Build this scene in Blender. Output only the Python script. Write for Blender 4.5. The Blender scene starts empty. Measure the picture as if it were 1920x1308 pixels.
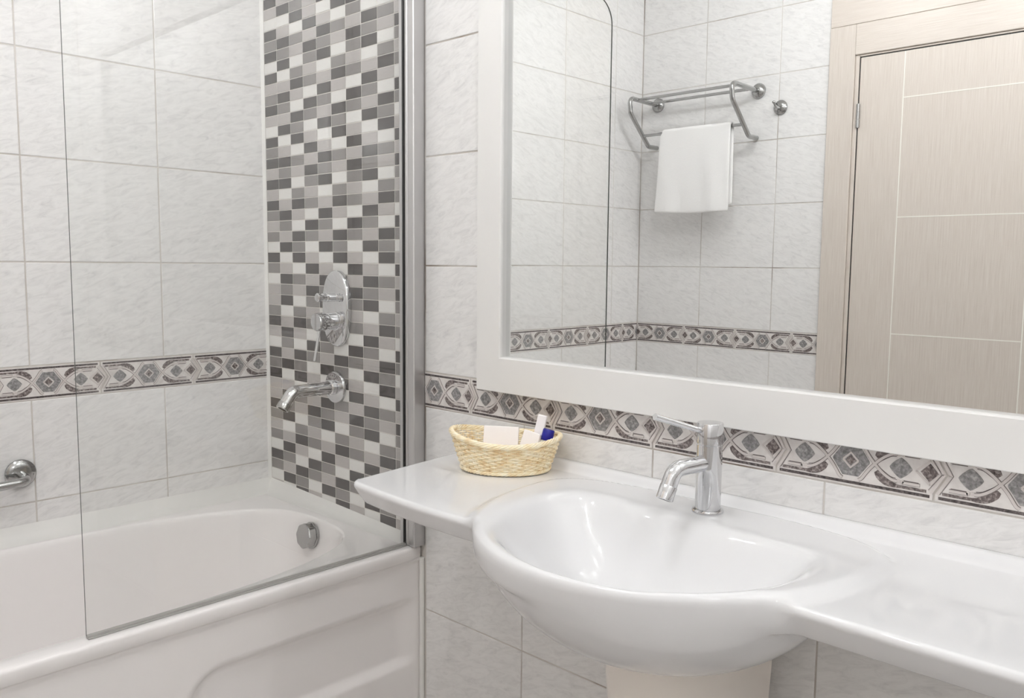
import bpy, math, random
import numpy as np
from mathutils import Matrix, Vector

random.seed(4)
R = math.radians
SC = bpy.context.scene
COL = SC.collection

# ------------------------------------------------------------------ camera
CAM = np.array([2.2498, -1.3053, 1.2564])
YAW, PITCH, ROLL, FPX = 0.7649, -0.0996, 0.0094, 1596.72
fw = np.array([-math.sin(YAW) * math.cos(PITCH), math.cos(YAW) * math.cos(PITCH), math.sin(PITCH)])
rt = np.array([math.cos(YAW), math.sin(YAW), 0.0])
up = np.cross(rt, fw)
rt, up = rt * math.cos(ROLL) + up * math.sin(ROLL), up * math.cos(ROLL) - rt * math.sin(ROLL)
cam_data = bpy.data.cameras.new('camera')
cam_data.sensor_width = 36.0
cam_data.lens = FPX / 1920 * 36.0
cam_data.clip_start = 0.02
cam = bpy.data.objects.new('camera', cam_data)
COL.objects.link(cam)
m = Matrix.Identity(4)
for i in range(3):
    m[i][0], m[i][1], m[i][2], m[i][3] = rt[i], up[i], -fw[i], CAM[i]
cam.matrix_world = m
SC.camera = cam

# ------------------------------------------------------------------ world, exposure
world = bpy.data.worlds.new('world')
SC.world = world
world.use_nodes = True
world.node_tree.nodes['Background'].inputs[0].default_value = (0.9, 0.9, 0.92, 1)
world.node_tree.nodes['Background'].inputs[1].default_value = 0.0
SC.view_settings.view_transform = 'Standard'
SC.view_settings.look = 'None'
SC.view_settings.gamma = 1.0
SC.view_settings.use_curve_mapping = False
SC.view_settings.exposure = 0.22
SC.cycles.max_bounces = 12
SC.cycles.diffuse_bounces = 9
SC.cycles.glossy_bounces = 5
SC.cycles.transparent_max_bounces = 10
SC.cycles.use_light_tree = False
SC.cycles.use_adaptive_sampling = True
SC.cycles.adaptive_threshold = 0.1
SC.cycles.adaptive_min_samples = 20
SC.cycles.caustics_reflective = False
SC.cycles.caustics_refractive = False
SC.cycles.sample_clamp_indirect = 6.0

LAMPS = [(1.40, -1.05, 12.0), (0.85, -1.04, 6.5), (2.45, -0.40, 11.0), (1.25, -0.30, 4.5)]   # x, y, power under the ceiling
FILL_LAMPS = [(-1.36, 1.85, 6.0)]                              # y, z, power; unseen fill lamp added on the right wall
LAMP_RADIUS = 0.045
LAMP_COLOR = (0.975, 0.985, 1.0, 1)
CEIL = 2.5
ROOM_X, ROOM_D = 2.75, 1.8759

# ------------------------------------------------------------------ helpers
def srgb(r, g, b):
    f = lambda c: (c / 255 / 12.92) if c / 255 <= 0.04045 else ((c / 255 + 0.055) / 1.055) ** 2.4
    return (f(r), f(g), f(b), 1.0)

def newmesh(name, verts, faces, mats=(), fmat=None, smooth=None):
    me = bpy.data.meshes.new(name)
    me.from_pydata([tuple(map(float, v)) for v in verts], [], [tuple(map(int, f)) for f in faces])
    for mt in mats:
        me.materials.append(mt)
    if fmat is not None:
        me.polygons.foreach_set('material_index', list(fmat))
    if smooth is not None:
        me.shade_smooth()
        if smooth < 180:
            me.set_sharp_from_angle(angle=R(smooth))
    me.update()
    return me

def link(name, me, parent=None, loc=(0, 0, 0), rot=(0, 0, 0)):
    o = bpy.data.objects.new(name, me)
    COL.objects.link(o)
    o.location = loc
    o.rotation_euler = rot
    if parent is not None:
        o.parent = parent
    return o

def tag(o, label=None, cat=None, group=None, kind=None):
    if label: o['label'] = label
    if cat: o['category'] = cat
    if group: o['group'] = group
    if kind: o['kind'] = kind
    return o

def thing(name, label, cat, loc=(0, 0, 0), group=None, rotz=0):
    o = bpy.data.objects.new(name, None)
    COL.objects.link(o)
    o.empty_display_size = 0.05
    o.location = loc
    o.rotation_euler = (0, 0, rotz)
    return tag(o, label, cat, group)

class MB:
    def __init__(s): s.v, s.f, s.m = [], [], []
    def add(s, v, f, mi=0):
        n = len(s.v)
        s.v += [tuple(map(float, p)) for p in v]
        s.f += [tuple(int(i) + n for i in q) for q in f]
        s.m += [mi] * len(f)
        return s
    def box(s, a, b, mi=0):
        x0, y0, z0 = a; x1, y1, z1 = b
        v = [(x0, y0, z0), (x1, y0, z0), (x1, y1, z0), (x0, y1, z0), (x0, y0, z1), (x1, y0, z1), (x1, y1, z1), (x0, y1, z1)]
        f = [(0, 3, 2, 1), (4, 5, 6, 7), (0, 1, 5, 4), (1, 2, 6, 5), (2, 3, 7, 6), (3, 0, 4, 7)]
        return s.add(v, f, mi)
    def bevbox(s, a, b, r=0.002, mi=0):
        # box with chamfered edges: 24 vertices
        (x0, y0, z0), (x1, y1, z1) = a, b
        P = {}
        vs = []
        for ix, x in enumerate((x0, x1)):
            for iy, y in enumerate((y0, y1)):
                for iz, z in enumerate((z0, z1)):
                    sx, sy, sz = (r if ix == 0 else -r), (r if iy == 0 else -r), (r if iz == 0 else -r)
                    for ax, p in enumerate(((x, y + sy, z + sz), (x + sx, y, z + sz), (x + sx, y + sy, z))):
                        P[(ix, iy, iz, ax)] = len(vs); vs.append(p)
        fs = []
        for ix in (0, 1):
            q = [P[(ix, 0, 0, 0)], P[(ix, 1, 0, 0)], P[(ix, 1, 1, 0)], P[(ix, 0, 1, 0)]]
            fs.append(q if ix else q[::-1])
            q = [P[(0, ix, 0, 1)], P[(1, ix, 0, 1)], P[(1, ix, 1, 1)], P[(0, ix, 1, 1)]]
            fs.append(q[::-1] if ix else q)
            q = [P[(0, 0, ix, 2)], P[(1, 0, ix, 2)], P[(1, 1, ix, 2)], P[(0, 1, ix, 2)]]
            fs.append(q if ix else q[::-1])
        for i in (0, 1):
            for j in (0, 1):
                q = [P[(i, j, 0, 0)], P[(i, j, 1, 0)], P[(i, j, 1, 1)], P[(i, j, 0, 1)]]
                fs.append(q if (i ^ j) else q[::-1])
                q = [P[(i, 0, j, 0)], P[(i, 1, j, 0)], P[(i, 1, j, 2)], P[(i, 0, j, 2)]]
                fs.append(q[::-1] if (i ^ j) else q)
                q = [P[(0, i, j, 1)], P[(1, i, j, 1)], P[(1, i, j, 2)], P[(0, i, j, 2)]]
                fs.append(q if (i ^ j) else q[::-1])
                for k in (0, 1):
                    q = [P[(i, j, k, 0)], P[(i, j, k, 1)], P[(i, j, k, 2)]]
                    fs.append(q if (i + j + k) % 2 else q[::-1])
        return s.add(vs, fs, mi)
    def tube(s, pts, rad, n=16, caps=True, mi=0, closed=False):
        P = np.array(pts, float)
        k = len(P)
        rad = np.full(k, rad, float) if np.isscalar(rad) else np.array(rad, float)
        if closed:
            T = np.roll(P, -1, 0) - np.roll(P, 1, 0)
        else:
            T = np.gradient(P, axis=0)
        T /= np.linalg.norm(T, axis=1)[:, None]
        ref = np.array([0, 0, 1.0]) if abs(T[0][2]) < 0.9 else np.array([1.0, 0, 0])
        nrm = np.cross(T[0], ref); nrm /= np.linalg.norm(nrm)
        vs = []
        ang = np.arange(n) * 2 * math.pi / n
        for i in range(k):
            nrm = nrm - T[i] * (nrm @ T[i]); nrm /= np.linalg.norm(nrm)
            b = np.cross(T[i], nrm)
            vs += [tuple(P[i] + rad[i] * (math.cos(a) * nrm + math.sin(a) * b)) for a in ang]
        fs = []
        for i in range(k if closed else k - 1):
            i2 = (i + 1) % k
            for j in range(n):
                j2 = (j + 1) % n
                fs.append((i * n + j, i * n + j2, i2 * n + j2, i2 * n + j))
        if caps and not closed:
            fs.append(tuple(range(n))[::-1])
            fs.append(tuple(range((k - 1) * n, k * n)))
        return s.add(vs, fs, mi)
    def lathe(s, prof, origin=(0, 0, 0), axis=(0, 0, 1), n=40, mi=0, sx=1.0, sy=1.0, rotz=None):
        # prof: list of (radius, height along the axis); ends close where radius is 0
        ax = Vector(axis).normalized()
        q = Vector((0, 0, 1)).rotation_difference(ax).to_matrix()
        if rotz: q = q @ Matrix.Rotation(rotz, 3, 'Z')
        o = Vector(origin)
        vs, rings = [], []
        for r, h in prof:
            if r < 1e-6:
                rings.append([len(vs)]); vs.append(tuple(o + q @ Vector((0, 0, h))))
            else:
                rings.append(list(range(len(vs), len(vs) + n)))
                for j in range(n):
                    a = 2 * math.pi * j / n
                    vs.append(tuple(o + q @ Vector((r * sx * math.cos(a), r * sy * math.sin(a), h))))
        fs = []
        for A, B in zip(rings[:-1], rings[1:]):
            for j in range(n):
                j2 = (j + 1) % n
                if len(A) == 1 and len(B) == 1: continue
                if len(A) == 1: fs.append((A[0], B[j2], B[j]))
                elif len(B) == 1: fs.append((A[j], A[j2], B[0]))
                else: fs.append((A[j], A[j2], B[j2], B[j]))
        fs = [f[::-1] for f in fs] if prof[-1][1] < prof[0][1] and prof[0][0] > 0 else fs
        return s.add(vs, fs, mi)
    def mesh(s, name, mats, smooth=None):
        if not isinstance(mats, (list, tuple)): mats = [mats]
        return newmesh(name, s.v, s.f, mats, s.m, smooth)
    def build(s, name, mats, parent=None, smooth=None, loc=(0, 0, 0), rot=(0, 0, 0)):
        return link(name, s.mesh(name, mats, smooth), parent, loc, rot)

def bend(pts, r, n=8):
    """round the inner corners of a polyline"""
    P = [np.array(p, float) for p in pts]
    out = [P[0]]
    rr = r if isinstance(r, (list, tuple)) else [r] * (len(P) - 2)
    for i in range(1, len(P) - 1):
        a, b, c = P[i - 1], P[i], P[i + 1]
        u = (a - b) / np.linalg.norm(a - b); w = (c - b) / np.linalg.norm(c - b)
        ang = math.acos(max(-1, min(1, u @ w)))
        d = min(rr[i - 1] / math.tan(ang / 2), 0.49 * np.linalg.norm(a - b), 0.49 * np.linalg.norm(c - b))
        p, q = b + u * d, b + w * d
        for k in range(n + 1):
            t = k / n
            out.append((1 - t) ** 2 * p + 2 * t * (1 - t) * b + t * t * q)
    out.append(P[-1])
    return out

# ------------------------------------------------------------------ materials
def mat(name, color=(0.8, 0.8, 0.8, 1), rough=0.4, metal=0.0, spec=0.5, coat=0.0):
    mt = bpy.data.materials.new(name)
    mt.use_nodes = True
    b = mt.node_tree.nodes['Principled BSDF']
    b.inputs['Base Color'].default_value = color
    b.inputs['Roughness'].default_value = rough
    b.inputs['Metallic'].default_value = metal
    b.inputs['Specular IOR Level'].default_value = spec
    b.inputs['Coat Weight'].default_value = coat
    b.inputs['Coat Roughness'].default_value = 0.03
    return mt

def N(mt, kind, **kw):
    n = mt.node_tree.nodes.new(kind)
    for k, v in kw.items():
        if k in n.inputs: n.inputs[k].default_value = v
        else: setattr(n, k, v)
    return n

def L(mt, a, ao, b, bi): mt.node_tree.links.new(a.outputs[ao], b.inputs[bi])

def ramp(mt, stops):
    r = N(mt, 'ShaderNodeValToRGB')
    e = r.color_ramp.elements
    while len(e) < len(stops): e.new(0.5)
    for el, (p, c) in zip(e, stops): el.position = p; el.color = c
    return r

def streaked(name, stops, scale, stretch, angle, rough=0.15, detail=6, nrough=0.6, bump=0.0, coat=0.0, dist=0.4):
    """stone or wood: noise stretched along a direction in the object's own XZ plane, different on every piece"""
    mt = mat(name, rough=rough, coat=coat)
    tc = N(mt, 'ShaderNodeTexCoord'); oi = N(mt, 'ShaderNodeObjectInfo')
    mul = N(mt, 'ShaderNodeVectorMath', operation='MULTIPLY_ADD')
    cmb = N(mt, 'ShaderNodeCombineXYZ')
    m1 = N(mt, 'ShaderNodeMath', operation='MULTIPLY'); m1.inputs[1].default_value = 37.0
    m2 = N(mt, 'ShaderNodeMath', operation='MULTIPLY'); m2.inputs[1].default_value = 91.0
    L(mt, oi, 'Random', m1, 0); L(mt, oi, 'Random', m2, 0)
    L(mt, m1, 0, cmb, 0); L(mt, m2, 0, cmb, 2)
    mp = N(mt, 'ShaderNodeMapping'); mp.inputs['Rotation'].default_value = (0, R(angle), 0)
    L(mt, tc, 'Object', mp, 'Vector')
    mp2 = N(mt, 'ShaderNodeMapping'); mp2.inputs['Scale'].default_value = (1.0, 1.0, stretch)
    L(mt, mp, 0, mp2, 0)
    ad = N(mt, 'ShaderNodeVectorMath', operation='ADD')
    L(mt, mp2, 0, ad, 0); L(mt, cmb, 0, ad, 1)
    nz = N(mt, 'ShaderNodeTexNoise'); nz.inputs['Scale'].default_value = scale
    nz.inputs['Detail'].default_value = detail; nz.inputs['Roughness'].default_value = nrough
    nz.inputs['Distortion'].default_value = dist
    L(mt, ad, 0, nz, 'Vector')
    rp = ramp(mt, stops)
    L(mt, nz, 0, rp, 0)
    b = mt.node_tree.nodes['Principled BSDF']
    L(mt, rp, 0, b, 'Base Color')
    if bump:
        bp_ = N(mt, 'ShaderNodeBump'); bp_.inputs['Strength'].default_value = bump; bp_.inputs['Distance'].default_value = 0.001
        L(mt, nz, 0, bp_, 'Height'); L(mt, bp_, 0, b, 'Normal')
    return mt

M = {}
M['tile'] = streaked('marble_glazed_tile', [(0.25, srgb(210, 209, 209)), (0.42, srgb(226, 225, 224)), (0.55, srgb(233, 232, 231)), (0.8, srgb(238, 237, 236))], 22.0, 3.4, 18, rough=0.16, nrough=0.68, dist=1.0)
M['cream'] = streaked('border_cream_glaze', [(0.3, srgb(208, 202, 199)), (0.6, srgb(228, 224, 221))], 30, 1.0, 0, rough=0.2)
M['bdark'] = streaked('border_brown_marble_glaze', [(0.34, srgb(72, 64, 63)), (0.5, srgb(118, 108, 106)), (0.68, srgb(186, 176, 173))], 190, 1.0, 0, rough=0.2)
M['bstripe'] = streaked('border_dark_stripe_glaze', [(0.36, srgb(58, 52, 52)), (0.55, srgb(96, 88, 87)), (0.75, srgb(150, 141, 139))], 190, 1.0, 0, rough=0.2)
M['bgrey'] = streaked('border_blue_grey_marble_glaze', [(0.34, srgb(111, 109, 110)), (0.52, srgb(145, 143, 143)), (0.70, srgb(188, 185, 183))], 170, 1.0, 0, rough=0.15)
M['bline'] = mat('border_outline_glaze', srgb(120, 111, 110), 0.25)
M['ribbon'] = mat('border_ribbon_glaze', srgb(210, 203, 200), 0.2)

gm = mat('grout', srgb(206, 200, 194), 0.8)
tc = N(gm, 'ShaderNodeTexCoord'); nz = N(gm, 'ShaderNodeTexNoise'); nz.inputs['Scale'].default_value = 5.0; nz.inputs['Detail'].default_value = 7
rp = ramp(gm, [(0.30, srgb(138, 124, 112)), (0.43, srgb(196, 190, 184)), (0.6, srgb(212, 208, 203))])
L(gm, tc, 'Object', nz, 'Vector'); L(gm, nz, 0, rp, 0); L(gm, rp, 0, gm.node_tree.nodes['Principled BSDF'], 'Base Color')
M['grout'] = gm
M['mgrout'] = mat('mosaic_grout', srgb(214, 210, 205), 0.8)
MOS = {}
for k, c, c2 in (('D', (80, 76, 75), (90, 86, 85)), ('M', (136, 132, 130), (147, 143, 141)), ('L', (180, 175, 173), (190, 186, 184)), ('W', (224, 223, 220), (231, 230, 227))):
    MOS[k] = streaked('mosaic_' + {'D': 'dark', 'M': 'mid', 'L': 'light', 'W': 'white'}[k] + '_glaze', [(0.3, srgb(*c)), (0.7, srgb(*c2))], 60, 6, 0, rough=0.13)
M['ceramic'] = mat('white_ceramic', srgb(224, 224, 225), 0.06, spec=0.5)
M['pedestal'] = mat('cream_white_ceramic', srgb(240, 233, 225), 0.12, spec=0.5)
M['acrylic'] = mat('white_acrylic', srgb(240, 237, 236), 0.12, spec=0.45)
M['caulk'] = mat('white_sealant', srgb(230, 229, 226), 0.35)
M['chrome'] = mat('chrome', (0.68, 0.68, 0.69, 1), 0.04, 1.0)
M['steel'] = mat('polished_steel', (0.44, 0.44, 0.435, 1), 0.10, 1.0)
M['brushed'] = mat('satin_aluminium', (0.60, 0.59, 0.59, 1), 0.42, 1.0)
M['black'] = mat('dark_rubber_and_shade', (0.03, 0.03, 0.03, 1), 0.5)  # gasket rubber, and the painted shade round the door leaf
M['frame'] = mat('white_lacquer', srgb(226, 225, 223), 0.28)
M['mirror'] = mat('mirror_silver', (0.90, 0.91, 0.905, 1), 0.0, 1.0)
M['card'] = mat('white_card', srgb(244, 240, 239), 0.55)
M['blue'] = mat('blue_plastic', srgb(22, 24, 140), 0.3)
M['bottle'] = mat('clear_plastic', srgb(226, 222, 206), 0.2)
M['towel'] = None
M['ceiling'] = mat('ceiling_paint', srgb(240, 240, 238), 0.7)
M['floor'] = streaked('floor_tile', [(0.3, srgb(188, 185, 182)), (0.7, srgb(208, 205, 202))], 6, 2, 10, rough=0.25)

def woodv(name, horizontal):
    mt = streaked(name, [(0.25, srgb(196, 185, 175)), (0.5, srgb(210, 201, 192)), (0.75, srgb(221, 214, 206))], 1.0, 1.0, 0, rough=0.38, detail=5, nrough=0.7, bump=0.1, dist=0.0)
    for n in mt.node_tree.nodes:
        if n.type == 'MAPPING' and tuple(n.inputs['Rotation'].default_value) == (0, 0, 0) and n.outputs[0].links[0].to_node.type == 'VECT_MATH':
            n.inputs['Scale'].default_value = (7, 1, 420) if horizontal else (420, 1, 7)
    return mt
M['wood_v'] = woodv('bleached_oak_upright_grain', False)
M['wood_h'] = woodv('bleached_oak_level_grain', True)
M['inlay'] = mat('white_inlay', srgb(238, 236, 228), 0.35)

wk = mat('wicker', srgb(226, 204, 158), 0.5)
tc = N(wk, 'ShaderNodeTexCoord'); nz = N(wk, 'ShaderNodeTexNoise'); nz.inputs['Scale'].default_value = 55; nz.inputs['Detail'].default_value = 4
rp = ramp(wk, [(0.3, srgb(232, 207, 162)), (0.5, srgb(246, 232, 200)), (0.7, srgb(252, 245, 224))])
L(wk, tc, 'Object', nz, 'Vector'); L(wk, nz, 0, rp, 0); L(wk, rp, 0, wk.node_tree.nodes['Principled BSDF'], 'Base Color')
M['wicker'] = wk

tw_ = mat('white_terry', srgb(240, 239, 238), 0.9, spec=0.1)
tc = N(tw_, 'ShaderNodeTexCoord'); nz = N(tw_, 'ShaderNodeTexNoise'); nz.inputs['Scale'].default_value = 420; nz.inputs['Detail'].default_value = 3
bp_ = N(tw_, 'ShaderNodeBump'); bp_.inputs['Strength'].default_value = 0.5; bp_.inputs['Distance'].default_value = 0.002
L(tw_, tc, 'Object', nz, 'Vector'); L(tw_, nz, 0, bp_, 'Height'); L(tw_, bp_, 0, tw_.node_tree.nodes['Principled BSDF'], 'Normal')
M['towel'] = tw_

# thin clear pane: see-through with a Fresnel reflection
gl = bpy.data.materials.new('clear_glass'); gl.use_nodes = True
nt = gl.node_tree; nt.nodes.clear()
out = N(gl, 'ShaderNodeOutputMaterial'); mix = N(gl, 'ShaderNodeMixShader'); tr = N(gl, 'ShaderNodeBsdfTransparent'); gs = N(gl, 'ShaderNodeBsdfGlossy'); fr = N(gl, 'ShaderNodeFresnel')
tr.inputs[0].default_value = (0.992, 0.996, 0.993, 1); gs.inputs['Roughness'].default_value = 0.0; gs.inputs[0].default_value = (1, 1, 1, 1); fr.inputs[0].default_value = 1.45
geo = N(gl, 'ShaderNodeNewGeometry'); mr = N(gl, 'ShaderNodeMapRange'); mr.inputs[3].default_value = 1.45; mr.inputs[4].default_value = 1 / 1.45
L(gl, geo, 'Backfacing', mr, 0); L(gl, mr, 0, fr, 0)   # the same reflectance from both sides of the pane
L(gl, fr, 0, mix, 0); L(gl, tr, 0, mix, 1); L(gl, gs, 0, mix, 2); L(gl, mix, 0, out, 0)
M['glass'] = gl
M['glass_edge'] = mat('green_glass_edge', srgb(66, 78, 74), 0.1)
M['seal'] = mat('grey_seal', srgb(172, 170, 166), 0.3)

# ------------------------------------------------------------------ the room shell
JT = 0.0030            # joint width
RELIEF = 0.0014        # tile face stands this far above the grout
def slab(name, a, b, mt):
    return tag(MB().box(a, b).build(name, mt), kind='structure')

floor = slab('floor', (-0.12, -ROOM_D - 0.12, -0.1), (ROOM_X + 0.12, 0.12, 0.0), M['floor'])
ceiling = slab('ceiling', (-0.12, -ROOM_D - 0.12, CEIL), (ROOM_X + 0.12, 0.12, CEIL + 0.1), M['ceiling'])
wall_left = slab('wall_left', (-0.12, -ROOM_D - 0.12, 0), (-RELIEF, 0.12, CEIL), M['grout'])
wall_back = slab('wall_back', (-RELIEF, RELIEF, 0), (ROOM_X + 0.12, 0.12, CEIL), M['grout'])
wall_front = slab('wall_front', (-RELIEF, -ROOM_D - 0.12, 0), (ROOM_X + 0.12, -ROOM_D - RELIEF, CEIL), M['grout'])
wall_right = slab('wall_right', (ROOM_X + RELIEF, -ROOM_D - RELIEF, 0), (ROOM_X + 0.12, RELIEF, CEIL), M['grout'])

_tiles = {}
def tile_mesh(w, h, bev=0.0014, depth=0.004, key='tile', mt=None):
    """front face at local y = 0 looking to -y, centred on x and z"""
    mt = mt or M['tile']
    k = (key, round(w, 4), round(h, 4), mt.name)
    if k not in _tiles:
        a, b = w / 2, h / 2
        rings = [(a - bev, b - bev, 0.0), (a - bev * 0.3, b - bev * 0.3, bev * 0.35), (a, b, bev), (a, b, depth)]
        v, f = [], []
        for (x, z, y) in rings:
            v += [(-x, y, -z), (x, y, -z), (x, y, z), (-x, y, z)]
        f.append((0, 1, 2, 3))
        for i in range(3):
            for j in range(4):
                j2 = (j + 1) % 4
                f.append((i * 4 + j, (i + 1) * 4 + j, (i + 1) * 4 + j2, i * 4 + j2))
        _tiles[k] = newmesh(key, v, f, [mt])
    return _tiles[k]

# wall frames: position along the wall (to the viewer's right when facing it), rotation of a piece
def at_left(u, z): return (0.0, u, z), (0, 0, R(90))                 # u = y
def at_back(u, z): return (u, 0.0, z), (0, 0, 0)                      # u = x
def at_front(u, z): return (-u, -ROOM_D, z), (0, 0, R(180))           # u = -x

def at_right(u, z): return (ROOM_X, -u, z), (0, 0, R(-90))            # u = -y

def put_tile(parent, at, u0, u1, z0, z1):
    w, h = u1 - u0 - JT, z1 - z0 - JT
    if w < 0.004 or h < 0.004: return
    loc, rot = at((u0 + u1) / 2, (z0 + z1) / 2)
    link('tile', tile_mesh(w, h), parent, loc, rot)

BT, BB = 1.0, 0.9165   # decorated border, top and bottom
ZR = [0.0, 0.1665, 0.4165, 0.6665, BB, BT, 1.25, 1.5, 1.75, 2.0, 2.25, 2.5]
def tile_wall(parent, at, us, zmin=0.0, skip=None, flip=False):
    for z0, z1 in zip(ZR[:-1], ZR[1:]):
        if abs(z0 - BB) < 1e-6 or z1 <= zmin + 0.002: continue
        for u0, u1 in zip(us[:-1], us[1:]):
            put_tile(parent, at, u0, u1, max(z0, zmin), z1)

TW, LB = 0.3277, 0.246
left_us = [-ROOM_D] + [-1.683, -1.356, -1.028, -0.967, -0.6395, -0.3118] + [-0.001]
tile_wall(wall_left, at_left, left_us, zmin=0.575)
back_us = [0.7125, 1.0341, 1.0341 + TW, 1.0341 + 2 * TW, 1.0341 + 3 * TW, 1.0341 + 4 * TW, ROOM_X]
tile_wall(wall_back, at_back, back_us)
DOOR_X0, DOOR_X1 = 0.8437, 1.80
front_us = [-DOOR_X0, -(0.3164 + TW), -0.3164, -0.001]
tile_wall(wall_front, at_front, front_us)
tile_wall(wall_front, at_front, [-ROOM_X, -2.4, -2.08, -DOOR_X1])

tile_wall(wall_right, at_right, [0.0] + [0.2374 + TW * k for k in range(5)] + [ROOM_D])
for ix in range(6):
    for iy in range(6):
        xa, xb = 0.72 + 0.34 * ix, min(0.72 + 0.34 * (ix + 1), ROOM_X)
        ya, yb = -0.34 * iy, max(-0.34 * (iy + 1), -ROOM_D)
        link('tile', tile_mesh(xb - xa - JT, ya - yb - JT, key='floor_tile', mt=M['floor']), floor, ((xa + xb) / 2, (ya + yb) / 2, 0.0016), (R(-90), 0, 0))

# ---- decorated border tiles
def clip_poly(poly, lo, hi):
    for s, lim in ((1, lo), (-1, -hi)):
        outp = []
        n = len(poly)
        for i in range(n):
            a, b = poly[i], poly[(i + 1) % n]
            da, db = s * a[0] - lim, s * b[0] - lim
            if da >= 0: outp.append(a)
            if (da >= 0) != (db >= 0):
                t = da / (da - db)
                outp.append((a[0] + t * (b[0] - a[0]), a[1] + t * (b[1] - a[1])))
        poly = outp
        if len(poly) < 3: return []
    return poly

def extrude_polys(polys, y0, y1, lo, hi):
    """polys in (u, v), raised from y0 to y1 towards -y; clipped to lo..hi along u"""
    v, f = [], []
    for poly in polys:
        dh = 0.0
        if isinstance(poly, tuple): poly, dh = poly
        p = clip_poly(poly, lo, hi)
        if len(p) < 3: continue
        area = sum(p[i][0] * p[(i + 1) % len(p)][1] - p[(i + 1) % len(p)][0] * p[i][1] for i in range(len(p)))
        if area < 0: p = p[::-1]
        n, b = len(p), len(v)
        v += [(a, -y1 - dh, c) for a, c in p] + [(a, -y0, c) for a, c in p]
        f.append(tuple(b + i for i in range(n)))
        f += [(b + i, b + n + i, b + n + (i + 1) % n, b + (i + 1) % n) for i in range(n)]
    return v, f

def strip(path, w):
    """quads along a path; w is a width or a list of widths"""
    P = [np.array(p, float) for p in path]
    W = [w] * len(P) if np.isscalar(w) else w
    Lf, Rt = [], []
    for i, p in enumerate(P):
        t = P[min(i + 1, len(P) - 1)] - P[max(i - 1, 0)]
        t /= np.linalg.norm(t)
        nn = np.array([-t[1], t[0]])
        Lf.append(tuple(p + nn * W[i] / 2)); Rt.append(tuple(p - nn * W[i] / 2))
    return [[Rt[i], Rt[i + 1], Lf[i + 1], Lf[i]] for i in range(len(P) - 1)]

def smooth_path(pts, n=5):
    P = np.array(pts, float); out_ = []
    Q = np.vstack([2 * P[0] - P[1], P, 2 * P[-1] - P[-2]])
    for i in range(1, len(Q) - 2):
        for k in range(n):
            t = k / n
            a, b, c, d = Q[i - 1], Q[i], Q[i + 1], Q[i + 2]
            out_.append(tuple(0.5 * ((2 * b) + (c - a) * t + (2 * a - 5 * b + 4 * c - d) * t * t + (3 * b - a - 3 * c + d) * t ** 3)))
    out_.append(tuple(P[-1]))
    return out_

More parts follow.
